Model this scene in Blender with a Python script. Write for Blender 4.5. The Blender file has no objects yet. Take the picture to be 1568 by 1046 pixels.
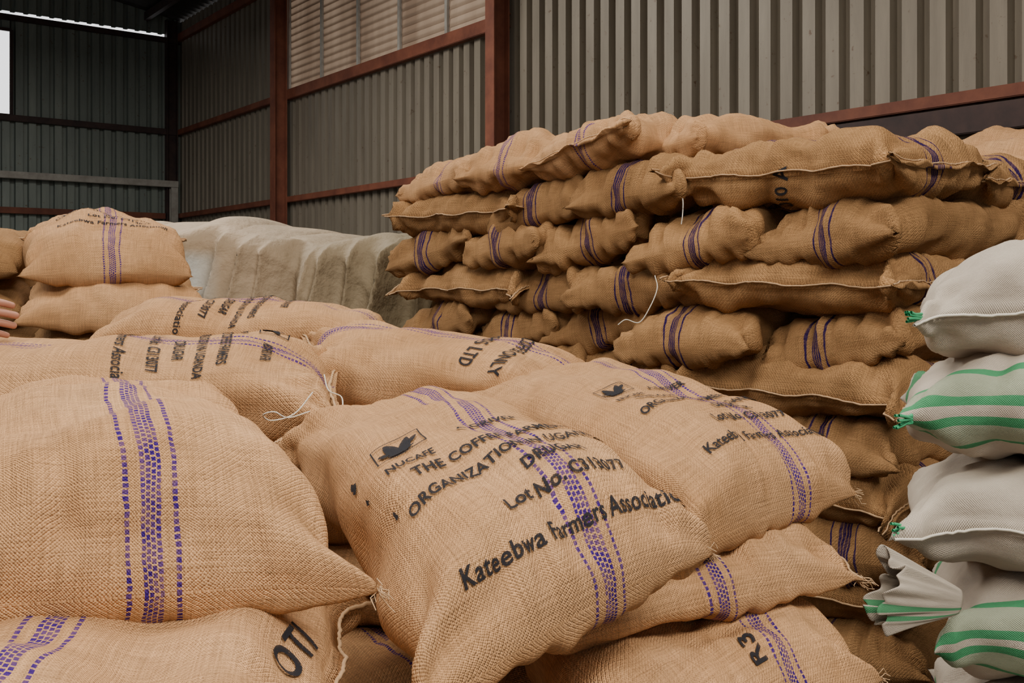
import bpy, bmesh, math, random
import numpy as np
from mathutils import Vector
EYE=2.0
scene=bpy.context.scene
try:
    scene.view_settings.view_transform='AgX'; scene.view_settings.look='AgX - Base Contrast'
except Exception as e: print(e)
# ------------------------------------------------------------ helpers
def new_mat(name):
    m=bpy.data.materials.new(name); m.use_nodes=True
    nt=m.node_tree; nt.nodes.clear()
    out=nt.nodes.new('ShaderNodeOutputMaterial'); b=nt.nodes.new('ShaderNodeBsdfPrincipled')
    nt.links.new(b.outputs[0],out.inputs[0])
    return m,nt,b,out
class NB:
    def __init__(s,nt): s.nt=nt
    def n(s,t,**k):
        x=s.nt.nodes.new(t)
        for a,b in k.items(): setattr(x,a,b)
        return x
    def l(s,a,b): s.nt.links.new(a,b)
    def set(s,sock,v):
        if hasattr(v,'is_linked') or hasattr(v,'links'): s.l(v,sock)
        else: sock.default_value=v
    def m(s,op,a,b=0.0,c=0.0,clamp=False):
        x=s.n('ShaderNodeMath',operation=op); x.use_clamp=clamp
        s.set(x.inputs[0],a); s.set(x.inputs[1],b); s.set(x.inputs[2],c)
        return x.outputs[0]
    def mix(s,f,a,b,bt='MIX'):
        x=s.n('ShaderNodeMix',data_type='RGBA',blend_type=bt)
        s.set(x.inputs[0],f); s.set(x.inputs[6],a); s.set(x.inputs[7],b)
        return x.outputs[2]
    def noise(s,vec,scale,detail=3,rough=.55):
        x=s.n('ShaderNodeTexNoise'); x.inputs['Scale'].default_value=scale
        x.inputs['Detail'].default_value=detail; x.inputs['Roughness'].default_value=rough
        if vec is not None: s.l(vec,x.inputs['Vector'])
        return x.outputs['Fac']
    def ramp(s,f,p0,p1):
        x=s.n('ShaderNodeMapRange'); x.inputs[1].default_value=p0; x.inputs[2].default_value=p1
        s.l(f,x.inputs[0]); return x.outputs[0]
def rgba(c): return (c[0],c[1],c[2],1)

def burlap(name,base,dark,weave=0.0045,bump=0.8,scol=(.05,.015,.20),samt=1.15,ssc=1.0,dash=-.6):
    m,nt,b,out=new_mat(name); N=NB(nt)
    uv=N.n('ShaderNodeUVMap').outputs[0]
    tc=N.n('ShaderNodeTexCoord').outputs['Object']
    info=N.n('ShaderNodeObjectInfo').outputs['Random']
    dn=N.n('ShaderNodeTexNoise'); dn.inputs['Scale'].default_value=14; dn.inputs['Detail'].default_value=3
    N.l(uv,dn.inputs['Vector'])
    va=N.n('ShaderNodeVectorMath',operation='SUBTRACT'); N.l(dn.outputs['Color'],va.inputs[0]); va.inputs[1].default_value=(.5,.5,.5)
    vs=N.n('ShaderNodeVectorMath',operation='SCALE'); N.l(va.outputs[0],vs.inputs[0]); vs.inputs['Scale'].default_value=.017
    vv=N.n('ShaderNodeVectorMath',operation='ADD'); N.l(uv,vv.inputs[0]); N.l(vs.outputs[0],vv.inputs[1])
    sp=N.n('ShaderNodeSeparateXYZ'); N.l(vv.outputs[0],sp.inputs[0])
    U,V=sp.outputs[0],sp.outputs[1]
    k=2*math.pi/weave
    su=N.m('SINE',N.m('MULTIPLY',U,k)); sv=N.m('SINE',N.m('MULTIPLY',V,k))
    tw=N.m('SINE',N.m('MULTIPLY',N.m('ADD',U,V),k*.5))
    h=N.m('ADD',N.m('MULTIPLY',su,sv),N.m('MULTIPLY',tw,.6))
    fn=N.noise(uv,260,2,.6)
    st=N.n('ShaderNodeMapping'); st.inputs['Scale'].default_value=(10,330,1); N.l(uv,st.inputs['Vector'])
    th=N.noise(st.outputs[0],1,2,.65)
    st2=N.n('ShaderNodeMapping'); st2.inputs['Scale'].default_value=(330,10,1); N.l(uv,st2.inputs['Vector'])
    th2=N.noise(st2.outputs[0],1,2,.65)
    h2=N.m('ADD',N.m('ADD',N.m('MULTIPLY',h,.42),N.m('MULTIPLY',fn,.9)),N.m('MULTIPLY',N.m('ADD',th,th2),1.3))
    big=N.noise(tc,3.5,4,.6)
    col=N.mix(N.ramp(big,.32,.7),rgba(base),rgba(dark))
    wv=N.m('MULTIPLY_ADD',h,.15,.92)
    thv=N.m('MULTIPLY_ADD',N.m('ADD',th,th2),1.0,.02)
    val=N.m('MULTIPLY',wv,thv)
    val=N.m('MULTIPLY',val,N.m('MULTIPLY_ADD',info,.22,.88))
    spk=N.ramp(N.noise(uv,60,3,.7),.66,.74)
    val=N.m('MULTIPLY',val,N.m('MULTIPLY_ADD',spk,-.35,1))
    stn=N.ramp(N.noise(uv,5,4,.6),.58,.78)
    val=N.m('MULTIPLY',val,N.m('MULTIPLY_ADD',stn,-.22,1))
    cv=N.n('ShaderNodeCombineXYZ'); [N.l(val,cv.inputs[i]) for i in range(3)]
    col=N.mix(1.0,col,cv.outputs[0],'MULTIPLY')
    def line(c,w,per,off):
        a=N.m('LESS_THAN',N.m('ABSOLUTE',N.m('SUBTRACT',V,c*ssc)),w*ssc)
        d=N.m('GREATER_THAN',N.m('SINE',N.m('ADD',N.m('MULTIPLY',U,2*math.pi/per),off)),dash)
        return N.m('MULTIPLY',a,d)
    s=line(-.033,.0032,.010,0)
    for c,w,per,o in ((.033,.0032,.010,1.),(-.0105,.0028,.009,2.),(-.0035,.0028,.009,5.),(.0036,.0028,.009,3.2),(.0108,.0028,.009,.5)):
        s=N.m('MAXIMUM',s,line(c,w,per,o))
    s=N.m('MULTIPLY',s,N.m('MULTIPLY_ADD',N.ramp(N.noise(uv,30,2),.35,.6),.25*samt,.62*samt),clamp=True)
    col=N.mix(s,col,rgba(scol))
    N.l(col,b.inputs['Base Color']); b.inputs['Roughness'].default_value=.95
    b.inputs['Specular IOR Level'].default_value=.08
    bp=N.n('ShaderNodeBump'); bp.inputs['Strength'].default_value=bump; bp.inputs['Distance'].default_value=.0035
    N.l(h2,bp.inputs['Height']); N.l(bp.outputs[0],b.inputs['Normal'])
    return m
def ppwoven(name,stripes):
    m,nt,b,out=new_mat(name); N=NB(nt)
    uv=N.n('ShaderNodeUVMap').outputs[0]
    tc=N.n('ShaderNodeTexCoord').outputs['Object']
    sp=N.n('ShaderNodeSeparateXYZ'); N.l(uv,sp.inputs[0]); U,V=sp.outputs[0],sp.outputs[1]
    k=2*math.pi/.005
    h=N.m('MULTIPLY',N.m('SINE',N.m('MULTIPLY',U,k)),N.m('SINE',N.m('MULTIPLY',V,k)))
    col=N.mix(N.ramp(N.noise(tc,5,4),.35,.7),rgba((.54,.47,.385)),rgba((.42,.36,.295)))
    s=None
    for c,w,am in stripes:
        a=N.m('MULTIPLY',N.m('LESS_THAN',N.m('ABSOLUTE',N.m('SUBTRACT',V,c)),w),am)
        s=a if s is None else N.m('MAXIMUM',s,a)
    if s is not None: col=N.mix(s,col,rgba((.03,.25,.10)))
    cv=N.m('MULTIPLY_ADD',h,.05,.97); cc=N.n('ShaderNodeCombineXYZ'); [N.l(cv,cc.inputs[i]) for i in range(3)]
    col=N.mix(1.0,col,cc.outputs[0],'MULTIPLY')
    N.l(col,b.inputs['Base Color']); b.inputs['Roughness'].default_value=.6
    b.inputs['Specular IOR Level'].default_value=.25
    bp=N.n('ShaderNodeBump'); bp.inputs['Strength'].default_value=.45; bp.inputs['Distance'].default_value=.003
    hh=N.m('ADD',h,N.m('MULTIPLY',N.noise(uv,30,4),6.0))
    N.l(hh,bp.inputs['Height']); N.l(bp.outputs[0],b.inputs['Normal'])
    return m
def simple(name,c,c2=None,scale=8,rough=.7,metal=0,bump=0,spec=.3):
    m,nt,b,out=new_mat(name); N=NB(nt)
    tc=N.n('ShaderNodeTexCoord').outputs['Object']
    f=N.noise(tc,scale,5,.65)
    col=N.mix(N.ramp(f,.35,.68),rgba(c),rgba(c2 or c))
    N.l(col,b.inputs['Base Color']); b.inputs['Roughness'].default_value=rough; b.inputs['Metallic'].default_value=metal
    b.inputs['Specular IOR Level'].default_value=spec
    if bump:
        bp=N.n('ShaderNodeBump'); bp.inputs['Strength'].default_value=bump; bp.inputs['Distance'].default_value=.01
        N.l(N.noise(tc,scale*5,4),bp.inputs['Height']); N.l(bp.outputs[0],b.inputs['Normal'])
    return m
def ink():
    m,nt,b,out=new_mat('printing_ink'); N=NB(nt)
    uv=N.n('ShaderNodeUVMap').outputs[0]
    b.inputs['Base Color'].default_value=(.018,.018,.022,1); b.inputs['Roughness'].default_value=.9
    b.inputs['Specular IOR Level'].default_value=.1
    tr=N.n('ShaderNodeBsdfTransparent'); mx=N.n('ShaderNodeMixShader')
    f=N.ramp(N.noise(uv,330,2,.6),.60,.70)
    g=N.ramp(N.noise(uv,22,3,.6),.55,.80)
    ff=N.m('MAXIMUM',N.m('MULTIPLY',f,.4),N.m('MULTIPLY',g,.25)); ff=N.m('ADD',ff,.02,clamp=True)
    N.l(ff,mx.inputs[0]); N.l(b.outputs[0],mx.inputs[1]); N.l(tr.outputs[0],mx.inputs[2]); N.l(mx.outputs[0],out.inputs[0])
    return m
M_B1=burlap('burlap_light',(.66,.38,.19),(.55,.295,.135))
M_B2=burlap('burlap_brown_shaded',(.42,.235,.105),(.33,.18,.078),weave=.006,scol=(.03,.013,.075),samt=1.2,ssc=1.35,dash=-1.1)  # browner burlap for stacks, part of their shade put into the colour
M_PP=ppwoven('white_woven_polypropylene',[])
M_PPG=ppwoven('white_woven_polypropylene_green_stripe',[(-.30,.011,.95),(-.215,.012,.95),(-.2575,.035,.35),(.25,.012,.9)])
M_PPF=ppwoven('white_woven_polypropylene_mouth',[(-.10,.022,.9),(-.20,.010,.9)])
M_INK=ink()
M_TWINE=simple('jute_twine',(.52,.34,.19),(.38,.24,.13),60,.9)
M_WTW=simple('white_twine',(.70,.66,.58),(.6,.55,.45),60,.8)
M_RED=simple('red_oxide_steel',(.20,.068,.038),(.11,.035,.022),3,.6,bump=.15)
M_DARKST=simple('dark_steel',(.06,.035,.03),(.03,.02,.02),5,.6)
M_WHST=simple('pale_steel',(.38,.36,.32),(.26,.24,.21),6,.5)
M_FLOOR=simple('concrete_floor',(.16,.14,.12),(.10,.09,.08),3,.85,bump=.3)
M_GREEN=simple('green_plastic_thread',(.03,.30,.13),(.05,.36,.17),40,.6)

# ------------------------------------------------------------ text -> 2D mesh
_tc={}
def finish2d(bm,maxe=.007):
    bmesh.ops.triangulate(bm,faces=bm.faces[:])
    for _ in range(6):
        es=[e for e in bm.edges if e.calc_length()>maxe]
        if not es: break
        bmesh.ops.subdivide_edges(bm,edges=es,cuts=1)
        bmesh.ops.triangulate(bm,faces=[f for f in bm.faces if len(f.verts)>3])
    vs=np.array([v.co[:2] for v in bm.verts]); bm.verts.index_update()
    fs=[[v.index for v in f.verts] for f in bm.faces]; bm.free()
    return vs,fs
def text2d(body,size,bold=.012,sx=1.0):
    key=(body,size,bold,sx)
    if key in _tc: return _tc[key]
    cu=bpy.data.curves.new('t','FONT'); cu.body=body; cu.size=size; cu.offset=bold*size; cu.resolution_u=3 if size<.055 else 6
    cu.align_x='CENTER'; cu.space_character=1.08
    ob=bpy.data.objects.new('t',cu); scene.collection.objects.link(ob)
    dg=bpy.context.evaluated_depsgraph_get(); me=bpy.data.meshes.new_from_object(ob.evaluated_get(dg))
    bm=bmesh.new(); bm.from_mesh(me)
    for v in bm.verts: v.co.x*=sx
    bpy.data.objects.remove(ob); bpy.data.curves.remove(cu); bpy.data.meshes.remove(me)
    r=finish2d(bm); _tc[key]=r; return r
def polys2d(polys):
    bm=bmesh.new()
    for p in polys: bm.faces.new([bm.verts.new((x,y,0)) for x,y in p])
    return finish2d(bm)
def logo2d(s):
    P=[]
    w=.9;h=.62;t=.05
    P+= [[(-w,h-t),(w,h-t),(w,h),(-w,h)],[(-w,-h),(w,-h),(w,-h+t),(-w,-h+t)],[(-w,-h),(-w+t,-h),(-w+t,h),(-w,h)],[(w-t,-h),(w,-h),(w,h),(w-t,h)]]
    def leaf(cx,cy,a,l,b):
        r=[]
        for i in range(14):
            q=2*math.pi*i/14; x=l*math.cos(q); y=b*math.sin(q)*(1-.35*math.cos(q))
            r.append((cx+x*math.cos(a)-y*math.sin(a),cy+x*math.sin(a)+y*math.cos(a)))
        return r
    P+=[leaf(-.28,0,1.9,.48,.22),leaf(.22,-.05,1.2,.5,.22),leaf(.0,-.38,0,.5,.12),leaf(.55,.1,.6,.22,.12),leaf(-.6,-.15,2.6,.2,.1)]
    return polys2d([[(x*s,y*s) for x,y in p] for p in P])
def tear2d(s,seed):
    rg=random.Random(seed); P=[]
    for i in range(3):
        cx=rg.uniform(-.3,.3)*s; cy=(1-i*1.6)*s; r=[]; k0=.5 if i else 1
        for k in range(11):
            a=2*math.pi*k/11; r.append((cx+math.cos(a)*.16*k0*s*rg.uniform(.3,1.5),cy+math.sin(a)*.34*k0*s*rg.uniform(.5,1.3)))
        P.append(r)
    return polys2d(P)

# ------------------------------------------------------------ sacks
def sack(name,C,T=.22,nu=44,nv=48,seed=0,mat=None,lump=.013,wr=.012,hem=(1,1),side=0,crown=0,crossb=0,texts=(),
         parent=None,pexp=4.0,twine=None,strip_off=0.0,ear=.05,mid=(0,0,0),zig=1.0,wig=1.0,tip=0.0,low=.28,vlow=0.0,fray=(),ex=.76,cr=1.0):
    rng=np.random.RandomState(seed*7+3)
    C=[np.array(c,float)+np.array([0,0,EYE]) for c in C]
    FL,FR,NL,NR=C
    L=.5*(np.linalg.norm(NL-FL)+np.linalg.norm(NR-FR)); W=.5*(np.linalg.norm(FR-FL)+np.linalg.norm(NR-NL))
    q=nv//4; nv=4*q
    phi=np.linspace(-1,1,2001); px_=np.sign(phi)*(1-(1-np.abs(phi))**2.2)
    tt_=T*np.maximum(0,1-np.abs(px_)**pexp)**.5
    al=np.r_[0,np.cumsum(np.hypot(np.diff(px_)*L/2,np.diff(tt_)/2))]
    uu=np.interp(np.linspace(0,al[-1],nu+1),al,px_)
    fl=.024/(L/2)
    ul=[];tl=[]
    if hem[0]: ul.append(-1-fl); tl.append(.007)
    for x in uu:
        lo=.012 if (hem[0] if x<0 else hem[1]) else .002
        ul.append(x); tl.append(max(lo,T*max(0,(1-abs(x)**pexp))**.5))
    if hem[1]: ul.append(1+fl); tl.append(.007)
    ul=np.array(ul); tl=np.array(tl); n=len(ul)
    th=np.linspace(0,np.pi/2,80)
    Y=np.zeros((n,nv)); Z=np.zeros((n,nv))
    ks=.55+(.82-ex)*.8
    for i in range(n):
        t=tl[i]; w=W-ks*t
        hm=hem[0] if ul[i]<0 else hem[1]
        if not hm: w=W-ks*(.45*t+.55*T)-.10*T*max(0,abs(ul[i]))**12+tip*abs(ul[i])**16
        e=ex
        yy=w/2*np.sin(th)**e; zz=t/2*np.abs(np.cos(th))**e
        ds=np.r_[0,np.cumsum(np.hypot(np.diff(yy),np.diff(zz)))]
        s=np.linspace(0,ds[-1],q+1)
        qy=np.interp(s,ds,yy); qz=np.interp(s,ds,zz)
        Y[i,0:q+1]=-qy; Z[i,0:q+1]=-qz
        Y[i,q:2*q+1]=-qy[::-1]; Z[i,q:2*q+1]=qz[::-1]
        Y[i,2*q:3*q+1]=qy; Z[i,2*q:3*q+1]=qz
        Y[i,3*q:4*q]=qy[::-1][:q]; Z[i,3*q:4*q]=-qz[::-1][:q]
    v=Y/(W/2); u=np.repeat(ul[:,None],nv,1)
    u=u*(1-ear*(1-np.clip(np.abs(v),0,1)**2)*np.clip(np.abs(u),0,1)**4)
    fu=(u+1)/2; fv=(v+1)/2
    P=(1-fu)[...,None]*((1-fv)[...,None]*FL+fv[...,None]*FR)+fu[...,None]*((1-fv)[...,None]*NL+fv[...,None]*NR)
    dU=(1-fv)[...,None]*(NL-FL)+fv[...,None]*(NR-FR); dV=(1-fu)[...,None]*(FR-FL)+fu[...,None]*(NR-NL)
    Nn=np.cross(dU,dV); Nn/=np.linalg.norm(Nn,axis=-1,keepdims=True)
    P=P+Nn*Z[...,None]
    cu=np.clip(1-u*u,-.3,1); cvv=np.clip(1-v*v,-.3,1)
    P[...,2]+=crown*cu+crossb*cvv
    P+=np.array(mid)*(cu*cvv)[...,None]
    au=np.clip(np.abs(u),0,1.05)
    for sgn_,hm in ((-1,hem[0]),(1,hem[1])):
        if not hm: P[...,2]-=low*T*np.where(u*sgn_>0,au,0)**5
    if vlow: P[...,2]-=vlow*T*np.clip(v,0,1.05)**4
    def waves(lams,k):
        r=np.zeros(u.shape)
        for _ in range(k):
            lam=rng.uniform(*lams); d=rng.normal(size=3); d/=np.linalg.norm(d)
            r+=np.sin((P@d)*2*np.pi/lam+rng.uniform(0,6.28))
        return r/math.sqrt(k)
    env=np.clip(tl/T,0,1)[:,None]
    eU=dU/np.linalg.norm(dU,axis=-1,keepdims=True); eV=dV/np.linalg.norm(dV,axis=-1,keepdims=True)
    P=P+eV*(.014*wig*waves((.35,.8),4))[...,None]+eU*(.012*wig*waves((.25,.6),4))[...,None]
    D=lump*waves((.16,.36),6)*(.35+.65*env)+lump*.30*min(1,cr+.2)*waves((.06,.12),7)*(.3+.7*env)
    pl=np.zeros(u.shape)
    for _ in range(5):
        lam=rng.uniform(.05,.13); pl+=np.abs(np.sin(Y*np.pi/lam*(1+.15*rng.normal()*u)+u*rng.normal()*2+rng.uniform(0,6)))-.64
    D+=wr*pl/1.3*np.clip(au,0,1)**4*np.clip(env*1.6,0,1)
    for su in(-1,1):
        for sv in(-1,1):
            r=np.hypot((u-su)*L/2,(v-sv)*W/2); an=np.arctan2((v-sv)*W/2*-sv,(u-su)*L/2*-su)
            D+=wr*1.3*np.sin(an*rng.uniform(7,11)+rng.uniform(0,6))*np.exp(-(r/.19)**2)*np.clip(r/.05,0,1)*np.clip(env*2,0,1)
    for _ in range(14):
        x0=rng.uniform(-.9,.9)*L/2; y0=rng.uniform(-1,1)*W/2; an=rng.uniform(0,3.14); ll=rng.uniform(.06,.2)
        xx=(u*L/2-x0)*math.cos(an)+(Y-y0)*math.sin(an); yy=-(u*L/2-x0)*math.sin(an)+(Y-y0)*math.cos(an)+.03*np.sin(xx*14)
        wd=rng.uniform(.018,.035)
        D-=cr*wr*rng.uniform(.4,1.1)*np.exp(-(yy/wd)**2-(xx/ll)**2)*np.clip(env*2,0,1)
    for sgn_,hm in ((-1,hem[0]),(1,hem[1])):
        if not hm: D*=np.where(ul[:,None]*sgn_>0,np.clip(env/.45,0,1),1)
    du=np.gradient(P,axis=0); dv=np.roll(P,-1,1)-np.roll(P,1,1)
    SN=np.cross(du,dv); SN/= (np.linalg.norm(SN,axis=-1,keepdims=True)+1e-9)
    cen=P.mean(axis=(0,1))
    if ((P-cen)*SN).sum()<0: SN=-SN
    P=P+SN*D[...,None]
    for k_,ii in ((0,0),(1,-1)):
        if hem[k_]: P[ii,:,2]+=.010*np.sin(v[ii]*8+rng.uniform(0,6))+.006*np.sin(v[ii]*19+rng.uniform(0,6))
    if side:
        for sd in ((1,) if side==1 else (-1,1)):
            j=3*q if sd>0 else q
            dd=eV*sd
            P[:,j]+=dd[:,j]*(.018+.004*np.sin(ul*14)[:,None]); P[:,j,2]+=-.006+.006*np.sin(ul*11+seed)
    top=P[:,2*q]; arc=np.r_[0,np.cumsum(np.linalg.norm(np.diff(top,axis=0),axis=1))]; arc-=arc[-1]/2
    sarc=np.abs(np.arange(nv)*(2*W/nv)-W)
    sgn=np.where(np.arange(nv)<2*q,-1,1)
    vv=np.where(sarc<=W/2,sarc,W-sarc)*sgn+strip_off
    verts=P.reshape(-1,3).tolist(); faces=[];fm=[];uvs=[]
    U0=seed*1.37
    def UV(i,j): return (arc[i]+U0,vv[j%nv])
    for i in range(n-1):
        for j in range(nv):
            j2=(j+1)%nv
            faces.append((i*nv+j,i*nv+j2,(i+1)*nv+j2,(i+1)*nv+j)); fm.append(0)
            uvs+= [UV(i,j),UV(i,j2),UV(i+1,j2),UV(i+1,j)]
    for i in (0,n-1):
        for j in range(q,3*q):
            m1=(2*q-j)%nv; m2=(2*q-j-1)%nv
            f=[i*nv+j,i*nv+j+1,i*nv+m2,i*nv+m1]
            f2=[];g=[]
            for idx,jj in zip(f,(j,j+1,m2,m1)):
                if idx not in f2: f2.append(idx); g.append(UV(i,jj))
            if len(f2)>=3:
                if i==0: f2=f2[::-1]; g=g[::-1]
                faces.append(tuple(f2)); fm.append(0); uvs+=g
    mats=[mat or M_B1,M_INK,twine or M_TWINE]
    def tube(pts,r,mi,k=5):
        pts=np.array(pts); m=len(pts); b0=len(verts)
        tg=np.gradient(pts,axis=0); tg/=np.linalg.norm(tg,axis=1,keepdims=True)+1e-9
        for p,t in zip(pts,tg):
            a1=np.cross(t,[.1,.2,1]); a1/=np.linalg.norm(a1)+1e-9; a2=np.cross(t,a1)
            for x in range(k):
                w_=2*math.pi*x/k; verts.append((p+r*(a1*math.cos(w_)+a2*math.sin(w_))).tolist())
        for i in range(m-1):
            for x in range(k):
                faces.append((b0+i*k+x,b0+i*k+(x+1)%k,b0+(i+1)*k+(x+1)%k,b0+(i+1)*k+x)); fm.append(mi)
                uvs.extend([(i*.01,5+x*.01)]*4)
    for e,i in ((0,1 if hem[0] else None),(1,n-2 if hem[1] else None)):
        if i is None: continue
        pts=[]
        M=q*4
        for k in range(M+1):
            jf=q+k*2*q/M; j=min(int(jf),3*q-1); f=jf-j
            p=P[i,j]*(1-f)+P[i,j+1]*f; ee=0 if e==0 else n-1; o=P[ee,j]*(1-f)+P[ee,j+1]*f-p
            pts.append(p+o*(.45+.10*zig*(1 if k%2 else -1))+np.array([0,0,.006]))
        tube(pts,.0028,2)
    if side:
        for sd in ((1,) if side==1 else (-1,1)):
            j=3*q if sd>0 else q
            pts=[]
            for i in range(2,n-2):
                pts.append(P[i,j]+SN[i,j]*.001+rng.normal(size=3)*.0008)
            tube(pts,.0034,2)
    for eu,ev in fray:
        i=n-1 if eu>0 else 0; j=3*q if ev>0 else q
        out=eU[i,j]*eu+eV[i,j]*ev*1.0; out/=np.linalg.norm(out)
        for _ in range(16):
            a=P[i,j]-out*.012+rng.normal(size=3)*.004; dr=out+rng.normal(size=3)*.55; dr/=np.linalg.norm(dr); ln=rng.uniform(.012,.03)
            bnd=rng.normal(size=3)*.006
            tube([a,a+dr*ln*.5+bnd,a+dr*ln+bnd*.5-np.array([0,0,.006])],.0008,2,4)
    for (vs2,fs2),cu_,cv_,rot in texts:
        b0=len(verts); cr_,sr=math.cos(rot),math.sin(rot)
        tx=vs2[:,0]*cr_-vs2[:,1]*sr+cv_; ty=-(vs2[:,0]*sr+vs2[:,1]*cr_)+cu_
        for x,y in zip(tx,ty):
            fi=np.interp(y,arc,np.arange(n)); i=min(int(fi),n-2); f=fi-i
            jf=(x+W)/(2*W)*nv; j=int(jf)%nv; g=jf-int(jf); j2=(j+1)%nv
            p=(P[i,j]*(1-g)+P[i,j2]*g)*(1-f)+(P[i+1,j]*(1-g)+P[i+1,j2]*g)*f
            nm=(SN[i,j]*(1-g)+SN[i,j2]*g)*(1-f)+(SN[i+1,j]*(1-g)+SN[i+1,j2]*g)*f
            verts.append((p+nm*.0036).tolist())
        for f in fs2:
            faces.append(tuple(b0+x for x in f)); fm.append(1)
            uvs.extend([(ty[x]+U0,tx[x]) for x in f])
    me=bpy.data.meshes.new(name); me.from_pydata(verts,[],faces)
    ul_=me.uv_layers.new(name='UVMap'); ul_.data.foreach_set('uv',np.array(uvs,dtype=np.float32).ravel())
    me.polygons.foreach_set('material_index',fm); me.polygons.foreach_set('use_smooth',[True]*len(faces))
    for mm in mats: me.materials.append(mm)
    me.validate(); me.update()
    ob=bpy.data.objects.new(name,me); scene.collection.objects.link(ob)
    if parent: ob.parent=parent
    return ob
def empty(name):
    e=bpy.data.objects.new(name,None); scene.collection.objects.link(e); return e

def label(off_u=0,off_v=0,s=.58,ls=.78,rot=0):
    """printed co-operative label; s = glyph scale, ls = line pitch scale"""
    R=[]
    def add(t2,dx,dy):
        c,s_=math.cos(rot),math.sin(rot)
        R.append((t2,off_u-(dx*s_+dy*c),off_v+(dx*c-dy*s_),rot))
    T=lambda b,z,bo=.028: text2d(b,z*s*1.12,bo,.94)
    add(logo2d(.085*s),-.235*s,.200*ls)
    add(T('NUCAFE',.034),-.235*s,.118*ls)
    add(T('A DRIVER',.046),.06*s,.180*ls)
    add(T('THE COFFEE FARMERS',.046),.0*s,.075*ls)
    add(T('ORGANIZATION IN UGANDA',.043),.0,.020*ls)
    add(T('DRUGAR',.047),.09*s,-.035*ls)
    add(T('Lot No. C313077',.050),.08*s,-.092*ls)
    add(T('Kateebwa Farmers Association',.050,.020),.05*s,-.165*ls)
    return R
def label2(off_u=0,off_v=0,s=1.0):
    return [(text2d('FOR COFFEE ONLY',.055*s,.02),off_u-.08*s,off_v,0),(text2d('SHEDS LTD',.06*s,.02),off_u+.03*s,off_v+.05,0)]

HI=dict(nu=120,nv=140,wr=.013,cr=.35,lump=.011)
HA=dict(HI); HA.update(cr=.9,lump=.014)
# ---- foreground heroes (X,Y,Z relative to eye level)
sack('burlap_sack',[(-.50,2.02,-.34),(-.08,2.38,-.34),(-.15,1.10,-.45),(.36,1.60,-.355)],T=.25,seed=1,texts=label(.265,.0,.66,1.0,-.02)+[(tear2d(.05,1),.09,-.245,0)],mat=M_B1,hem=(1,0),strip_off=-.04,tip=.0,fray=[(1,1)],**HI)      # C
sack('burlap_sack',[(-.17,2.55,-.33),(.33,3.05,-.32),(.26,1.65,-.405),(.765,2.12,-.385)],T=.25,seed=2,texts=label(.25,.03,.64,1.0),mat=M_B1,hem=(1,0),strip_off=-.10,tip=.04,fray=[(1,1)],**HI)           # D
sack('burlap_sack',[(-1.12,1.85,-.30),(-.52,1.98,-.30),(-.83,1.12,-.33),(-.135,1.27,-.32)],T=.28,seed=3,mat=M_B1,hem=(1,0),strip_off=-.05,tip=.07,fray=[(1,1)],**HA)                       # A
sack('burlap_sack',[(-1.0,1.60,-.50),(-.20,1.60,-.50),(-.95,.75,-.56),(-.09,.92,-.56)],T=.27,seed=4,mat=M_B1,texts=[(text2d('OTI',.062,.02),.0,.36,1.35)],side=1,**HA) # B
sack('burlap_sack',[(-.25,2.3,-.58),(.35,2.85,-.56),(.06,1.53,-.515),(.69,1.97,-.53)],T=.20,seed=5,mat=M_B1,side=1,hem=(1,0),tip=.06,texts=[(text2d('GO',.08,.02),.34,.0,2.2)],fray=[(1,1)],**HA)     # E
sack('burlap_sack',[(-.1,2.2,-.74),(.4,2.75,-.74),(.13,1.26,-.69),(.70,1.88,-.69)],T=.22,seed=6,mat=M_B1,texts=[(text2d('R3',.06,.02),.38,.06,1.6)],hem=(1,0),tip=.08,strip_off=-.12,fray=[(1,1)],**HA)  # F
sack('burlap_sack',[(-.47,2.75,-.22),(-.40,2.15,-.30),(-1.45,2.65,-.23),(-1.38,1.95,-.28)],T=.24,seed=7,mat=M_B1,texts=label(-.17,.03,.66,.95,.08),**HI)        # G
sack('burlap_sack',[(-.45,3.7,-.17),(-.42,3.1,-.22),(-1.35,3.65,-.14),(-1.35,3.05,-.17)],T=.22,seed=8,mat=M_B1,texts=label(.02,.05,.62,.9),hem=(1,0),**HI)              # H
sack('burlap_sack',[(.30,3.0,-.27),(.08,2.48,-.33),(-.65,3.15,-.18),(-.55,2.5,-.28)],T=.22,seed=9,mat=M_B1,texts=label2(-.12,0,.9),strip_off=.05,hem=(0,1),**HI)             # I
pile=empty('burlap_sack_pile')
rng=random.Random(5)
for k in range(7):
    z=-.86-k*.18
    for i,(cx,cy) in enumerate([(-1.15,2.9),(-.55,3.2),(-.9,1.35),(-1.0,2.1),(-.35,2.25),(-.25,1.2),(.1,1.9),(.2,2.7)]):
        if k==0 and i in (5,6): continue
        yaw=math.radians(-55+rng.uniform(-8,8)); du=np.array([math.cos(yaw),math.sin(yaw)])*.46; dv=np.array([-math.sin(yaw),math.cos(yaw)])*.32
        c=np.array([cx,cy])
        f=lambda a,b:tuple(c+a*du+b*dv)+(z+rng.uniform(-.01,.01),)
        sack('sack_%d_%d'%(k,i),[f(-1,-1),f(-1,1),f(1,-1),f(1,1)],T=.21,seed=20+k*9+i,mat=M_B1,parent=pile,nu=30,nv=32)
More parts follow.
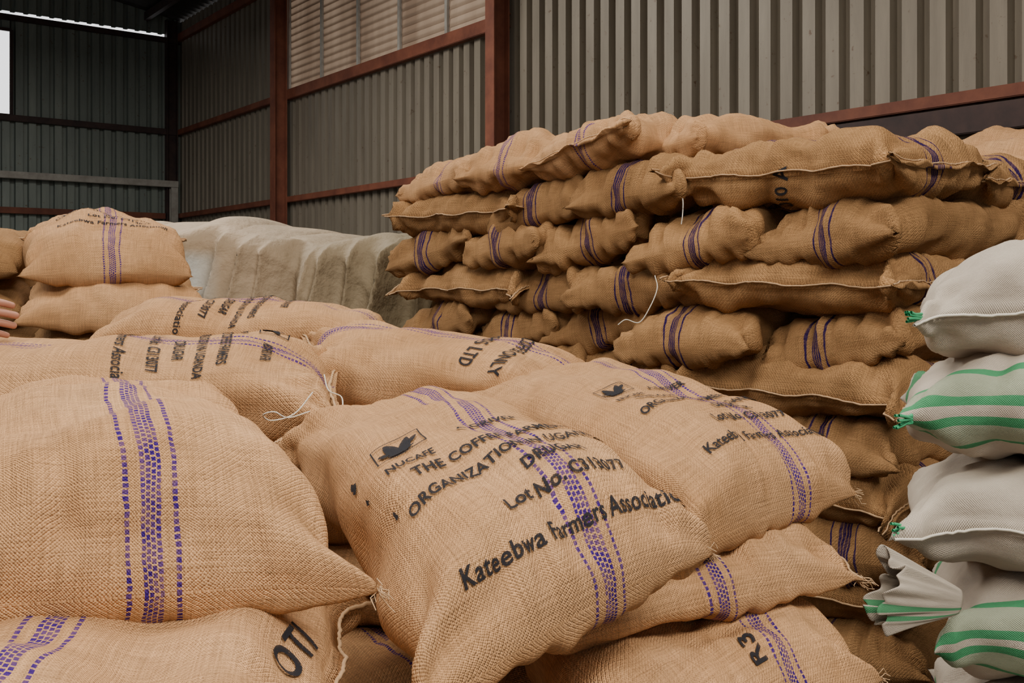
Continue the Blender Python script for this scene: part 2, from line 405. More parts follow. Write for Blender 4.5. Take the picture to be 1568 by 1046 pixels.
for i,(cx,cy,z) in enumerate([(-1.15,2.9,-.46),(-.55,3.2,-.46),(-1.1,2.1,-.50),(-.4,2.5,-.53),(-1.15,2.9,-.66),(-.55,3.2,-.66),(-1.1,2.1,-.69),(-.4,2.4,-.70)]):
    yaw=math.radians(0+rng.uniform(-8,8)); du=np.array([math.cos(yaw),math.sin(yaw)])*.46; dv=np.array([-math.sin(yaw),math.cos(yaw)])*.32
    c=np.array([cx,cy]); f=lambda a,b:tuple(c+a*du+b*dv)+(z,)
    sack('sack_upper_%d'%i,[f(-1,-1),f(-1,1),f(1,-1),f(1,1)],T=.20,seed=120+i,mat=M_B1,parent=pile,nu=30,nv=32)

# ---- big stack
O=np.array([1.27,3.25]); d=np.array([-.653,.757]); nn=np.array([.757,.653])
stack=empty('burlap_sack_stack')
cnt=[0]
def stk(s,r,z,kind,L=.97,W=.75,T=.24,droop=.015,yaw=0,par=None,roll=None,**kw):
    cnt[0]+=1; rg=random.Random(cnt[0])
    c=O+d*s+nn*r
    if kind=='p': U=-nn;V=-d
    else: U=d;V=-nn
    yw=yaw+rg.uniform(-.09,.09)
    R=np.array([[math.cos(yw),-math.sin(yw)],[math.sin(yw),math.cos(yw)]])
    U=R@U;V=R@V
    L+=rg.uniform(-.05,.05);W+=rg.uniform(-.05,.03)
    rl=roll if roll is not None else (rg.uniform(.02,.09) if kind=='p' else 0)
    cs=[]
    for a,b in((-1,-1),(-1,1),(1,-1),(1,1)):
        zz=z+rg.uniform(-.022,.014)+b*rl
        if kind=='p' and a>0: zz-=droop
        if kind=='l' and b>0: zz-=droop
        p=c+a*U*L/2+b*V*W/2
        cs.append((p[0],p[1],zz))
    hem=(1,0) if kind=='p' else (1,1)
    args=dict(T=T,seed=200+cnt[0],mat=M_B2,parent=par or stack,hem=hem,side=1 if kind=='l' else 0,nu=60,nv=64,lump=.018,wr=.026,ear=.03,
         strip_off=rg.uniform(-.06,.06),pexp=6,low=rg.uniform(.12,.38),tip=rg.uniform(-.02,.10),vlow=(rg.choice([.3,.35,-.05]) if kind=='l' else 0),ex=.64,cr=.95)
    args.update(kw)
    sack('sack_%d'%cnt[0],cs,**args)
ZL=[.57,.395,.20,.01,-.175,-.355]+[-.355-.18*i for i in range(1,10)]
# k0
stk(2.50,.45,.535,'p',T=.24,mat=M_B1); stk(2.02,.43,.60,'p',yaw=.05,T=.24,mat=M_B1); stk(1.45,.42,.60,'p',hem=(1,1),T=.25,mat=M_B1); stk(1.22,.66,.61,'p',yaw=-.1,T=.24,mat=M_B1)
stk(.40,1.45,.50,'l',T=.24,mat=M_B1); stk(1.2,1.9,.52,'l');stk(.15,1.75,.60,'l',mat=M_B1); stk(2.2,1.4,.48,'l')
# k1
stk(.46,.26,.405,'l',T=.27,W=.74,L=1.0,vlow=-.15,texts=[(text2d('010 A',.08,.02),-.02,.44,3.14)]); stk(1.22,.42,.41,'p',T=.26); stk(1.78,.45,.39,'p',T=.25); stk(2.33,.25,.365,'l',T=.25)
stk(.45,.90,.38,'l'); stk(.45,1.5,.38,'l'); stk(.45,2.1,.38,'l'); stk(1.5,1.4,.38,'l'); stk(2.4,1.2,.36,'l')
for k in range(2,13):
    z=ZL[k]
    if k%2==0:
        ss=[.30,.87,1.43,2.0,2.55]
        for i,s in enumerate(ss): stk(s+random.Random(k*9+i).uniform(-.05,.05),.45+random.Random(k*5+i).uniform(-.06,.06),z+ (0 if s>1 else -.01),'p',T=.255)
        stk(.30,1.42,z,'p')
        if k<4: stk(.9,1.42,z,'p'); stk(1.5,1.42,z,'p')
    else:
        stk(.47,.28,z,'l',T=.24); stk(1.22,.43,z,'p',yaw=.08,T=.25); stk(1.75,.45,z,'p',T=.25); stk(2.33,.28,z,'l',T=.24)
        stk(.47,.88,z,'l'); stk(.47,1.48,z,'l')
# ---- left mid pile
lp=empty('burlap_sack_stack')
def rect(cx,cy,z,L,W,yawdeg,tilt=0,side=0):
    y=math.radians(yawdeg); U=np.array([math.cos(y),math.sin(y)])*L/2; V=np.array([-math.sin(y),math.cos(y)])*W/2
    r=[]
    for a,b in((-1,-1),(-1,1),(1,-1),(1,1)):
        p=np.array([cx,cy])+a*U+b*V; r.append((p[0],p[1],z+a*tilt+b*side))
    return r
sack('sack_top',rect(-1.80,4.40,.145,.86,.76,-68,-.05),T=.30,seed=301,parent=lp,mat=M_B1,nu=60,nv=64,hem=(1,0),texts=label(.14,0,.6,.8),strip_off=-.02,tip=.05)
sack('sack_second',rect(-1.75,4.38,-.07,.90,.78,-70,-.03),T=.25,seed=302,parent=lp,mat=M_B1,nu=60,nv=64,side=1,hem=(1,0),strip_off=.5,tip=.05)
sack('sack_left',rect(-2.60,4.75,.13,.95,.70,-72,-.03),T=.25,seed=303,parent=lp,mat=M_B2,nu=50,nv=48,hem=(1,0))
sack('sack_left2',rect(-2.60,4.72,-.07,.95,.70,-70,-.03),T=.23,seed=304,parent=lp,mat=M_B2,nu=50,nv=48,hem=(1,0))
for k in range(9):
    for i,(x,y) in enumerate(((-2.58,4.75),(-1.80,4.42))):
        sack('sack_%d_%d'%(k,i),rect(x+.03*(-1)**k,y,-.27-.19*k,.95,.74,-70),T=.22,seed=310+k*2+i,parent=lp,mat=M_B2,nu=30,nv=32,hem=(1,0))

# ------------------------------------------------------------ generic mesh helpers
def mesh_obj(name,verts,faces,mat,smooth=False,parent=None):
    me=bpy.data.meshes.new(name); me.from_pydata([tuple(v) for v in verts],[],faces); me.materials.append(mat)
    if smooth: me.polygons.foreach_set('use_smooth',[True]*len(faces))
    bm=bmesh.new(); bm.from_mesh(me); bmesh.ops.recalc_face_normals(bm,faces=bm.faces); bm.to_mesh(me); bm.free()
    me.update(); ob=bpy.data.objects.new(name,me); scene.collection.objects.link(ob)
    if parent: ob.parent=parent
    return ob
def string(name,pts,r,mat,parent=None,sub=8):
    P=[np.array(p,float)+np.array([0,0,EYE]) for p in pts]; P=[2*P[0]-P[1]]+P+[2*P[-1]-P[-2]]
    out=[]
    for i in range(1,len(P)-2):
        for t in np.linspace(0,1,sub,endpoint=False):
            a,b,c_,d_=P[i-1],P[i],P[i+1],P[i+2]
            out.append(.5*((2*b)+(-a+c_)*t+(2*a-5*b+4*c_-d_)*t*t+(-a+3*b-3*c_+d_)*t**3))
    out.append(P[-2]); out=np.array(out); tg=np.gradient(out,axis=0); vs=[];fs=[];k=6
    for p,t in zip(out,tg):
        t=t/(np.linalg.norm(t)+1e-9); a1=np.cross(t,[.13,.21,1]); a1/=np.linalg.norm(a1)+1e-9; a2=np.cross(t,a1)
        for x in range(k): w_=2*math.pi*x/k; vs.append(p+r*(a1*math.cos(w_)+a2*math.sin(w_)))
    for i in range(len(out)-1):
        for x in range(k): fs.append((i*k+x,i*k+(x+1)%k,(i+1)*k+(x+1)%k,(i+1)*k+x))
    return mesh_obj(name,vs,fs,mat,True,parent)

# ---- white sacks
wp=empty('white_sack_stack')
def wsack(nm,nl,fl,fr,nr,T,seed,mt=None,**kw):
    return sack(nm,[nl,fl,nr,fr],T=T,seed=seed,mat=mt or M_PP,parent=wp,twine=M_WTW,nu=80,nv=80,lump=.012,wr=.014,pexp=3.2,hem=(0,1),low=.1,tip=.12,**kw)
def tuft(pt,seed):
    rg=random.Random(seed)
    for i in range(7):
        a=[rg.uniform(-1,1) for _ in range(3)]
        string('green_stitch_%d_%d'%(seed,i),[(pt[0]+.05,pt[1]+.03,pt[2]+a[2]*.01),(pt[0]+.025,pt[1]+.01+a[0]*.008,pt[2]+a[1]*.012),(pt[0]+.006+.006*a[2],pt[1]+a[0]*.01,pt[2]+a[1]*.018)],.0035,M_GREEN,wp,4)
wsack('sack_a',(.88,2.22,-.07),(1.15,2.85,-.05),(2.0,2.55,-.02),(1.78,1.95,-.05),.30,401,side=2)
wsack('sack_b',(.85,2.20,-.28),(1.10,2.80,-.30),(2.0,2.5,-.28),(1.76,1.9,-.30),.29,402,M_PPG)
wsack('sack_c',(.84,2.19,-.54),(1.09,2.78,-.54),(2.0,2.5,-.54),(1.76,1.9,-.58),.28,403,side=2)
wsack('sack_d',(.94,2.20,-.80),(1.18,2.8,-.78),(2.0,2.5,-.80),(1.80,1.9,-.86),.31,404,M_PPG)
for i,p in enumerate([(.88,2.23,-.085),(.85,2.21,-.31),(.84,2.20,-.555)]): tuft(p,i)
for k in range(4):
    wsack('sack_base_%d'%k,(.90,2.10,-1.06-.24*k),(1.15,2.75,-1.04-.24*k),(2.0,2.45,-1.04-.24*k),(1.76,1.85,-1.06-.24*k),.28,410+k,M_PPG)
def tied_mouth(name,neck,mouth,r0,r1,mat,parent):
    a=np.array(neck)+[0,0,EYE]; b=np.array(mouth)+[0,0,EYE]; ax=b-a; Ln=np.linalg.norm(ax); ax/=Ln
    s1=np.cross(ax,[0,0,1]); s1/=np.linalg.norm(s1); s2=np.cross(s1,ax)
    nr,na=26,144; vs=[];fs=[];uvs=[]
    for i in range(nr+1):
        f=i/nr; R=r0+(r1-r0)*f**.8
        for j in range(na):
            an=2*math.pi*j/na
            ru=1+f*.12*math.sin(an*9+2*f)+f*.08*math.sin(an*17+1)+.10*f*math.sin(an*4+.7)
            x=R*1.05*math.cos(an)*ru; y=R*.42*math.sin(an)*ru
            vs.append(a+ax*(Ln*f*(1+.10*math.sin(an*3+1)+.05*math.sin(an*11)))+s2*x+s1*y)
    for i in range(nr):
        for j in range(na):
            j2=(j+1)%na; fs.append((i*na+j,i*na+j2,(i+1)*na+j2,(i+1)*na+j))
            for ii,jj in((i,j),(i,j+1),(i+1,j+1),(i+1,j)): uvs.append((ii*.006,abs(jj/na-.5)*1.36-.34))
    me=bpy.data.meshes.new(name); me.from_pydata([tuple(v) for v in vs],[],fs); me.materials.append(mat)
    l=me.uv_layers.new(name='UVMap'); l.data.foreach_set('uv',np.array(uvs,dtype=np.float32).ravel())
    me.polygons.foreach_set('use_smooth',[True]*len(fs))
    ob=bpy.data.objects.new(name,me); scene.collection.objects.link(ob); ob.parent=parent
    sm=ob.modifiers.new('s','SOLIDIFY'); sm.thickness=.002
    return ob
tied_mouth('tied_mouth',(.975,2.17,-.70),(.785,2.11,-.655),.025,.072,M_PPF,wp)

# ------------------------------------------------------------ tarp
def tarp_mat():
    m,nt,b,out=new_mat('canvas_tarp'); N=NB(nt)
    tc=N.n('ShaderNodeTexCoord').outputs['Object']
    sp=N.n('ShaderNodeSeparateXYZ'); N.l(tc,sp.inputs[0])
    col=N.mix(N.ramp(N.noise(tc,2.2,4),.35,.65),rgba((.37,.275,.18)),rgba((.28,.21,.135)))
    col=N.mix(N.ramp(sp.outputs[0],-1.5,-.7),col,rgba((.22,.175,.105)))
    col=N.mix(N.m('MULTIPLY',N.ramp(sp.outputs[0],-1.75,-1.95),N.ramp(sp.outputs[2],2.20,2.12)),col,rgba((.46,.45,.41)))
    N.l(col,b.inputs['Base Color']); b.inputs['Roughness'].default_value=.8
    bp=N.n('ShaderNodeBump'); bp.inputs['Strength'].default_value=.7; bp.inputs['Distance'].default_value=.04
    N.l(N.noise(tc,9,5,.55),bp.inputs['Height']); N.l(bp.outputs[0],b.inputs['Normal'])
    return m
M_TARP=tarp_mat()
def build_tarp():
    A=np.array([-2.9,6.5]); B=np.array([.1,5.9]); dr=(B-A); Ln=np.linalg.norm(dr); dr/=Ln; bk=np.array([-dr[1],dr[0]])
    nx,ny=380,130; vs=[];fs=[]
    for i in range(nx+1):
        x=i/nx*Ln
        for j in range(ny+1):
            s=j/ny*4.0
            top=.375+.025*math.sin(x*2.1)+.025*math.sin(x*6+1)+.012*math.sin(x*13)-.06*x/Ln*1.5
            if s<1.6: y=1.6-s; z=top+.03*math.sin(x*3+s*4)
            else: y=0; z=top-(s-1.6)*.95
            k=max(0,1-abs(s-1.6)/.22); z-=.05*k*k
            f=min(1,max(0,(s-1.5)/.28)); f=f*f*(3-2*f)
            g1=abs(math.sin(x*8+.9*math.sin(x*2.3)+.9*s)); g1=1-g1**.6
            g2=abs(math.sin(x*14+s*1.1+2*math.sin(x*1.7+1))); g2=1-g2**.7
            g3=math.sin(x*31+s*2+2*math.sin(x*4))
            g4=abs(math.sin(x*5-s*7+1.5*math.sin(x*3))); g4=1-g4**.5
            y-=f*(.24*g1+.13*g2+.015*g3+.04*g4+.22*min(1.2,max(0,s-1.5)))
            y-=.05*math.sin(x*1.3)
            z-=.02*(1-f)*g2
            p=A+dr*x+bk*y
            vs.append((p[0],p[1],max(.01,z+EYE)))
    for i in range(nx):
        for j in range(ny):
            a=i*(ny+1)+j; fs.append((a,a+1,a+ny+2,a+ny+1))
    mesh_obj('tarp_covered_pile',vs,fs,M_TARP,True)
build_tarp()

# ------------------------------------------------------------ building shell
Cw=np.array([-6.0,18.0]); A1=np.array([.608,-.794]); IN1=np.array([-.794,-.608]); B1=np.array([-.794,-.608]); IN2=np.array([.608,-.794])
def wall_mat(name,c1,c2,rust=(.12,.075,.045)):
    m,nt,b,out=new_mat(name); N=NB(nt)
    tc=N.n('ShaderNodeTexCoord').outputs['Object']
    mp=N.n('ShaderNodeMapping'); mp.inputs['Scale'].default_value=(3,3,.4); N.l(tc,mp.inputs['Vector'])
    col=N.mix(N.ramp(N.noise(mp.outputs[0],1.6,6,.7),.3,.7),rgba(c1),rgba(c2))
    col=N.mix(N.ramp(N.noise(tc,14,3,.7),.64,.74),col,rgba(rust))
    N.l(col,b.inputs['Base Color']); b.inputs['Roughness'].default_value=.5; b.inputs['Metallic'].default_value=.25
    return m
M_W1=wall_mat('corrugated_steel_khaki',(.245,.21,.16),(.165,.14,.105))
M_W2=wall_mat('corrugated_steel_bluegrey',(.22,.25,.22),(.14,.165,.15))
M_ROOF=wall_mat('roof_steel',(.05,.045,.04),(.03,.03,.03))
def corr(vs,fs,org,a,inn,t0,t1,z0,z1,pitch=.2,dep=.07):
    prof=[(0,0),(.55,0),(.61,-1),(.93,-1)]
    pts=[]
    t=math.floor(t0/pitch)*pitch
    while t<t1:
        for x,y in prof:
            tt=min(max(t+x*pitch,t0),t1); pts.append((tt,y*dep))
        t+=pitch
    pts.append((t1,0))
    b=len(vs)
    for tt,y in pts:
        p=org+a*tt+inn*y
        vs.append((p[0],p[1],z0+EYE)); vs.append((p[0],p[1],z1+EYE))
    for i in range(len(pts)-1): fs.append((b+2*i,b+2*i+2,b+2*i+3,b+2*i+1))
ZT=4.36
vs,fs=[],[]
corr(vs,fs,Cw,A1,IN1,0,25,-2,2.66)
corr(vs,fs,Cw,A1,IN1,0,4.50,2.66,ZT+.3); corr(vs,fs,Cw,A1,IN1,9.75,25,2.66,ZT+.3)
mesh_obj('wall_right',vs,fs,M_W1)
vs,fs=[],[]
corr(vs,fs,Cw,B1,IN2,0,12,-2,2.66); corr(vs,fs,Cw,B1,IN2,0,2.78,2.66,ZT-.02); corr(vs,fs,Cw,B1,IN2,4.6,12,2.66,ZT-.02)
corr(vs,fs,Cw,B1,IN2,2.78,4.6,4.10,ZT-.02)
corr(vs,fs,Cw,B1,IN2,0,12,ZT+.05,7)
mesh_obj('wall_back',vs,fs,M_W2)
def boxbeam(vs,fs,p0,p1,w,h,side):
    p0=Vector(p0);p1=Vector(p1);t=(p1-p0).normalized();s=Vector(side);o=t.cross(s).normalized()
    b=len(vs)
    for p in(p0,p1):
        for x,y in((-1,-1),(1,-1),(1,1),(-1,1)): vs.append(tuple(p+s*x*w/2+o*y*h/2))
    for q_ in((0,1,2,3),(7,6,5,4),(0,4,5,1),(1,5,6,2),(2,6,7,3),(3,7,4,0)): fs.append(tuple(b+i for i in q_))
def P3(org,a,t,inn,off,z): p=org+a*t+inn*off; return (p[0],p[1],z+EYE)
def ipost(name,org,a,inn,t,z0,z1,w,dp,mat,off):
    vs,fs=[],[]
    s=(a[0],a[1],0)
    boxbeam(vs,fs,P3(org,a,t,inn,off,z0),P3(org,a,t,inn,off,z1),w,.016,s)
    boxbeam(vs,fs,P3(org,a,t,inn,off+dp,z0),P3(org,a,t,inn,off+dp,z1),w,.016,s)
    boxbeam(vs,fs,P3(org,a,t,inn,off+dp/2,z0),P3(org,a,t,inn,off+dp/2,z1),.014,dp,s)
    return mesh_obj(name,vs,fs,mat)
for t in (.05,4.62,9.86,16.6,21.8): ipost('steel_column',Cw,A1,IN1,t,-2,ZT+.3,.15,.18,M_RED if t>1 else M_DARKST,.09)
def girt(name,org,a,inn,t0,t1,z,mat,h=.12,dp=.07,off=.01):
    vs,fs=[],[]; s=(inn[0],inn[1],0)
    boxbeam(vs,fs,P3(org,a,t0,inn,off+dp/2,z+h/2),P3(org,a,t1,inn,off+dp/2,z+h/2),dp,.012,s)
    boxbeam(vs,fs,P3(org,a,t0,inn,off+dp/2,z-h/2),P3(org,a,t1,inn,off+dp/2,z-h/2),dp,.012,s)
    boxbeam(vs,fs,P3(org,a,t0,inn,off+dp,z),P3(org,a,t1,inn,off+dp,z),.012,h,s)
    return mesh_obj(name,vs,fs,mat)
girt('steel_girt',Cw,A1,IN1,0,4.62,2.66,M_RED,.08)
girt('steel_girt',Cw,A1,IN1,4.62,9.86,2.66,M_RED,.13)
girt('steel_girt',Cw,A1,IN1,0,25,1.16,M_RED,.07)
girt('steel_girt',Cw,A1,IN1,11.5,25,1.01,M_DARKST,.16,.10)
girt('steel_girt',Cw,A1,IN1,0,25,-.3,M_RED,.08)
girt('steel_girt',Cw,A1,IN1,0,25,ZT,M_RED,.12)
girt('steel_girt',Cw,B1,IN2,0,12,2.66,M_DARKST,.09)
girt('steel_girt',Cw,B1,IN2,0,12,ZT-.06,M_DARKST,.08)
girt('door_frame_beam',Cw,B1,IN2,.1,7,1.72,M_WHST,.10,.1,.1)
ipost('door_frame_post',Cw,B1,IN2,.16,-2,1.66,.12,.1,M_WHST,.08)
girt('steel_girt',Cw,B1,IN2,.3,12,1.15,M_RED,.09,.09,.02)
def glass():
    m,nt,b,out=new_mat('translucent_louvre'); N=NB(nt)
    tc=N.n('ShaderNodeTexCoord').outputs['Object']
    mp=N.n('ShaderNodeMapping'); mp.inputs['Scale'].default_value=(1,1,.15); N.l(tc,mp.inputs['Vector'])
    f=N.ramp(N.noise(mp.outputs[0],2.2,4),.35,.65)
    df=N.n('ShaderNodeBsdfDiffuse'); N.l(N.mix(f,rgba((.40,.31,.23)),rgba((.30,.22,.16))),df.inputs[0])
    tr=N.n('ShaderNodeBsdfTranslucent'); N.l(N.mix(f,rgba((.50,.36,.25)),rgba((.26,.17,.11))),tr.inputs[0])
    mx=N.n('ShaderNodeMixShader'); mx.inputs[0].default_value=.30
    N.l(df.outputs[0],mx.inputs[1]);N.l(tr.outputs[0],mx.inputs[2]);N.l(mx.outputs[0],out.inputs[0]); return m
M_LV=glass()
vs,fs=[],[]
z=2.78
while z<ZT+.2:
    p0=Vector(P3(Cw,A1,4.62,IN1,-.01,z)); p1=Vector(P3(Cw,A1,9.75,IN1,-.01,z))
    i_=Vector((IN1[0],IN1[1],0)); b=len(vs)
    for p in(p0,p1):
        vs.append(tuple(p+i_*.020+Vector((0,0,-.066)))); vs.append(tuple(p-i_*.002+Vector((0,0,.066))))
    fs.append((b,b+2,b+3,b+1)); z+=.098
w1=mesh_obj('window_1',vs,fs,M_LV)
vs,fs=[],[]
for k in range(6):
    t=4.66+k*1.014
    boxbeam(vs,fs,P3(Cw,A1,t,IN1,.03,2.7),P3(Cw,A1,t,IN1,.03,ZT+.2),.05,.03,(A1[0],A1[1],0))
mesh_obj('window_mullions',vs,fs,M_WHST,parent=w1)
vs,fs=[],[]
for s0 in (2.78,3.7,4.6):
    boxbeam(vs,fs,P3(Cw,B1,s0,IN2,.02,2.66),P3(Cw,B1,s0,IN2,.02,4.10),.05,.04,(B1[0],B1[1],0))
for zz in (2.70,4.10):
    boxbeam(vs,fs,P3(Cw,B1,2.78,IN2,.02,zz),P3(Cw,B1,4.6,IN2,.02,zz),.04,.05,(IN2[0],IN2[1],0))
mesh_obj('window_2',vs,fs,M_DARKST)
def quad(name,ps,mat): return mesh_obj(name,ps,[tuple(range(len(ps)))],mat)
def W(t,w,z): p=Cw+A1*t+IN1*w; return (p[0],p[1],z)
quad('floor',[W(-.1,-.3,0),W(25,-.3,0),W(25,14,0),W(-.1,14,0)],M_FLOOR)
vs,fs=[],[]
sl=.16
for t0,t1 in((-.2,8.5),(10.0,14.2),(16.2,19.3),(21.5,25)):
    n_=int((t1-t0)/.1)
    b=len(vs)
    for i in range(n_+1):
        t=t0+(t1-t0)*i/n_; y=.03*(1 if i%2 else -1)
        for w in(-.2,7,14): vs.append(W(t,w,EYE+ZT+.35+y+(sl*min(w,14-w) if w<14 else 0)))
    for i in range(n_):
        a_=b+i*3; fs.append((a_,a_+1,a_+4,a_+3)); fs.append((a_+1,a_+2,a_+5,a_+4))
mesh_obj('ceiling',vs,fs,M_ROOF)
vs,fs=[],[]
for w in (0.6,2.0,3.4,4.8,6.2):
    z=EYE+ZT+.22+sl*w; boxbeam(vs,fs,W(-.1,w,z),W(25,w,z),.08,.14,(IN1[0],IN1[1],0))
mesh_obj('roof_purlins',vs,fs,M_DARKST)

# ------------------------------------------------------------ loose twine
string('loose_twine',[(-.42,2.10,-.235),(-.45,2.06,-.275),(-.49,2.03,-.285),(-.50,2.00,-.27),(-.475,1.99,-.262),(-.45,2.0,-.275),(-.41,2.02,-.265)],.0015,M_WTW)
string('loose_twine',[(-.40,2.12,-.20),(-.385,2.09,-.23),(-.36,2.10,-.245),(-.35,2.06,-.27)],.0015,M_WTW)
string('loose_twine',[(.68,4.0,.36),(.67,3.90,.31),(.665,3.88,.26),(.66,3.88,.22)],.002,M_WTW)
string('loose_twine',[(.56,3.90,.02),(.56,3.84,-.03),(.53,3.82,-.10),(.49,3.83,-.16),(.44,3.84,-.15),(.41,3.85,-.17)],.002,M_WTW)

# ------------------------------------------------------------ worker at the left
def skinned(name,pts,edges,mat,parent=None,sub=2,root=0):
    me=bpy.data.meshes.new(name); me.from_pydata([(p[0],p[1],p[2]+EYE) for p in pts],edges,[]); me.materials.append(mat)
    ob=bpy.data.objects.new(name,me); scene.collection.objects.link(ob)
    sk=ob.modifiers.new('skin','SKIN'); sk.use_smooth_shade=True
    for i,p in enumerate(pts):
        r=p[3]; r2=p[4] if len(p)>4 else r
        me.skin_vertices[0].data[i].radius=(r,r2); me.skin_vertices[0].data[i].use_root=(i==root)
    ss=ob.modifiers.new('sub','SUBSURF'); ss.levels=sub; ss.render_levels=sub
    if parent: ob.parent=parent
    return ob
M_SKIN=simple('skin',(.45,.22,.15),(.38,.17,.11),20,.5,bump=.1)
M_SHIRT=simple('shirt_cloth',(.10,.12,.16),(.08,.09,.12),12,.9,bump=.2)
M_TROU=simple('trouser_cloth',(.06,.055,.05),(.045,.04,.04),12,.9,bump=.2)
M_HAIR=simple('hair',(.012,.010,.009),(.02,.015,.012),60,.8,bump=.6)
wk=empty('worker')
X0,Y0=-1.98,2.62
T_=[(X0,Y0,-.44,.15,.11),(X0,Y0,-.25,.145,.105),(X0,Y0,-.05,.17,.115),(X0+.01,Y0-.01,.05,.10,.08),
    (X0+.19,Y0-.08,.0,.065),(X0+.32,Y0-.18,-.20,.05),(X0+.53,Y0-.25,-.095,.036),
    (X0-.19,Y0+.05,.0,.065),(X0-.26,Y0+.05,-.27,.05),(X0-.24,Y0-.08,-.50,.036)]
skinned('shirt',T_,[(0,1),(1,2),(2,3),(2,4),(4,5),(5,6),(2,7),(7,8),(8,9)],M_SHIRT,wk)
L_=[(X0,Y0,-.46,.145,.115),(X0+.10,Y0,-.60,.088),(X0+.11,Y0-.03,-.93,.062),(X0+.11,Y0+.02,-1.30,.048),(X0-.10,Y0,-.60,.088),(X0-.11,Y0-.02,-.93,.062),(X0-.11,Y0+.03,-1.30,.048)]
skinned('trousers',L_,[(0,1),(1,2),(2,3),(0,4),(4,5),(5,6)],M_TROU,wk)
for sx in(1,-1):
    skinned('shoe_%d'%(1 if sx>0 else 2),[(X0+.11*sx,Y0+.05,-1.33,.045),(X0+.11*sx,Y0-.05,-1.345,.045,.04),(X0+.115*sx,Y0-.17,-1.355,.042,.03)],[(0,1),(1,2)],M_TROU,wk)
skinned('neck',[(X0+.01,Y0-.01,.03,.055),(X0+.015,Y0-.02,.15,.05)],[(0,1)],M_SKIN,wk)
def hand5(pre,hx,hy,hz,sx=1):
    skinned(pre+'_palm',[(hx-.06*sx,hy+.01,hz,.034,.03),(hx,hy,hz+.005,.029,.024),(hx+.05*sx,hy-.005,hz+.015,.036,.022),(hx+.10*sx,hy-.005,hz+.022,.042,.02),(hx+.14*sx,hy,hz+.022,.040,.018)],[(0,1),(1,2),(2,3),(3,4)],M_SKIN,wk)
    for i,(dz,ln,r) in enumerate([(.058,.090,.0095),(.034,.100,.0100),(.010,.094,.0095),(-.013,.076,.0085)]):
        b=(hx+.11*sx,hy,hz+dz*.75)
        p=[(b[0],b[1],b[2],r*1.2),(hx+.150*sx,hy-.004,hz+dz,r*1.15),(hx+(.150+ln*.45)*sx,hy-.004,hz+dz-.004,r*1.05),(hx+(.150+ln*.78)*sx,hy+.012,hz+dz-.012,r),(hx+(.150+ln*.98)*sx,hy+.030,hz+dz-.020,r*.85)]
        skinned(pre+'_finger_%d'%(i+1),p,[(0,1),(1,2),(2,3),(3,4)],M_SKIN,wk)
    skinned(pre+'_thumb',[(hx+.04*sx,hy-.01,hz+.045,.013),(hx+.08*sx,hy-.022,hz+.072,.012),(hx+.125*sx,hy-.025,hz+.088,.011),(hx+.155*sx,hy-.018,hz+.092,.009)],[(0,1),(1,2),(2,3)],M_SKIN,wk)
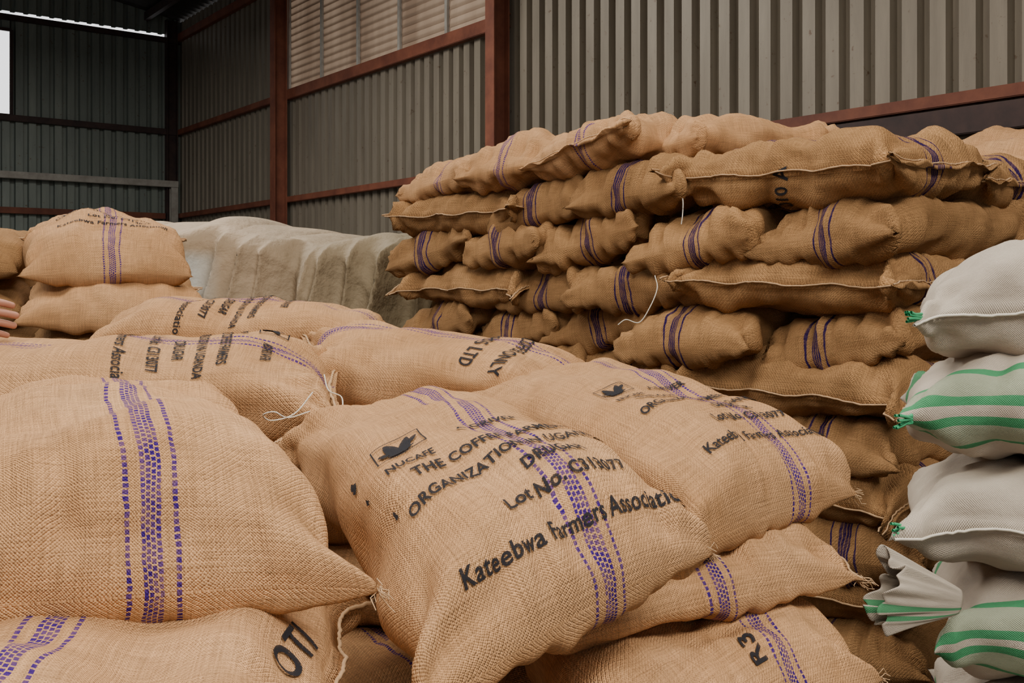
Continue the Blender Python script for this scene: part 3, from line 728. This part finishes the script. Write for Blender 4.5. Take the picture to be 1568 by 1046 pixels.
def head(cx,cy,cz):
    bm=bmesh.new(); bmesh.ops.create_uvsphere(bm,u_segments=48,v_segments=36,radius=1)
    for v in bm.verts:
        x,y,z=v.co; fx=x*.075; fy=y*.095; fz=z*.115
        if z<-.1: k=(-z-.1); fx*=1-.30*k; fy*=1-.12*k; fy-=.012*k
        fr=-y
        if fr>0:
            fy+=.006*fr
            n=math.exp(-((x/.13)**2)-(((z+.10)/.20)**2)); fy-=.024*n*fr
            for s in(-1,1):
                e=math.exp(-(((x-s*.36)/.17)**2)-(((z-.08)/.12)**2)); fy+=.010*e*fr
            m=math.exp(-((x/.28)**2)-(((z+.42)/.07)**2)); fy-=.006*m*fr
            m2=math.exp(-((x/.28)**2)-(((z+.36)/.03)**2)); fy+=.004*m2*fr
            ch=math.exp(-((x/.25)**2)-(((z+.80)/.15)**2)); fy-=.010*ch
        v.co=(cx+fx,cy+fy,cz+fz+EYE)
    me=bpy.data.meshes.new('head'); bm.to_mesh(me); bm.free(); me.materials.append(M_SKIN)
    me.polygons.foreach_set('use_smooth',[True]*len(me.polygons))
    o=bpy.data.objects.new('head',me); scene.collection.objects.link(o); o.parent=wk
    bm=bmesh.new(); bmesh.ops.create_uvsphere(bm,u_segments=40,v_segments=30,radius=1)
    dl=[v for v in bm.verts if v.co.z<(.45 if v.co.y<-.1 else -.15+.3*max(0,-v.co.y))]
    bmesh.ops.delete(bm,geom=dl,context='VERTS')
    for v in bm.verts: v.co=(cx+v.co.x*.080,cy+v.co.y*.100,cz+v.co.z*.120+EYE)
    me=bpy.data.meshes.new('hair'); bm.to_mesh(me); bm.free(); me.materials.append(M_HAIR); me.polygons.foreach_set('use_smooth',[True]*len(me.polygons))
    o=bpy.data.objects.new('hair',me); scene.collection.objects.link(o); o.parent=wk
    for s in(-1,1): skinned('ear_%d'%(s+2),[(cx+s*.076,cy+.005,cz-.02,.010,.014),(cx+s*.082,cy+.012,cz+.012,.008,.018)],[(0,1)],M_SKIN,wk)
    for s in(-1,1):
        bm=bmesh.new(); bmesh.ops.create_uvsphere(bm,u_segments=16,v_segments=12,radius=.011)
        for v in bm.verts: v.co+=Vector((cx+s*.027,cy-.079,cz+.010+EYE))
        me=bpy.data.meshes.new('eye'); bm.to_mesh(me); bm.free(); me.materials.append(M_WTW)
        o=bpy.data.objects.new('eye_%d'%(s+2),me); scene.collection.objects.link(o); o.parent=wk
head(X0+.015,Y0-.03,.245)
hand5('hand_right',-1.43,2.36,-.10)
hand5('hand_left',X0-.24,Y0-.10,-.58,-.6)
ws=empty('burlap_sack_stack')
for k in range(3):
    sack('sack_step_%d'%k,rect(-1.98,2.6,-1.50-.2*k,.95,.70,-90+6*k),T=.22,seed=500+k,parent=ws,mat=M_B2,nu=40,nv=40,hem=(1,0))

# ------------------------------------------------------------ lights
def area(name,loc,sx,sy,power,col,rot=(0,0,0)):
    l=bpy.data.lights.new(name,'AREA'); l.shape='RECTANGLE'; l.size=sx; l.size_y=sy; l.energy=power; l.color=col
    o=bpy.data.objects.new(name,l); scene.collection.objects.link(o); o.location=loc; o.rotation_euler=rot; return o
yaw=math.atan2(A1[1],A1[0])
c=W(15.2,6.0,EYE+3.9); area('overhead_fill_stack',c,2.0,6,300,(1,.93,.83),(0,0,yaw))  # added overhead fill for the stack, hung below a gap in the roof
c=W(20.4,6.0,EYE+3.9); area('overhead_fill_front',c,2.0,7,680,(1,.93,.83),(0,0,yaw))  # added soft fill above the front sacks, no skylight modelled
c=W(9.2,5.5,EYE+3.9); area('overhead_fill_back',c,1.5,6,560,(1,.96,.90),(0,0,yaw))  # added fill to brighten the far walls and tarp from overhead
w=bpy.data.worlds.new('world'); scene.world=w; w.use_nodes=True
nt=w.node_tree; N=NB(nt); bg=nt.nodes['Background']; bg.inputs[0].default_value=(.96,.96,.98,1)
g=N.n('ShaderNodeTexCoord').outputs['Generated']; sp=N.n('ShaderNodeSeparateXYZ'); N.l(g,sp.inputs[0])
N.l(N.m('MULTIPLY_ADD',N.ramp(sp.outputs[1],.1,.7),1.7,.30),bg.inputs[1])

# ------------------------------------------------------------ camera
cam=bpy.data.cameras.new('camera'); cam.sensor_width=36; cam.lens=35; cam.shift_y=-93/1568
co=bpy.data.objects.new('camera',cam); scene.collection.objects.link(co); co.location=(0,0,EYE); co.rotation_euler=(math.pi/2,0,0)
scene.camera=co
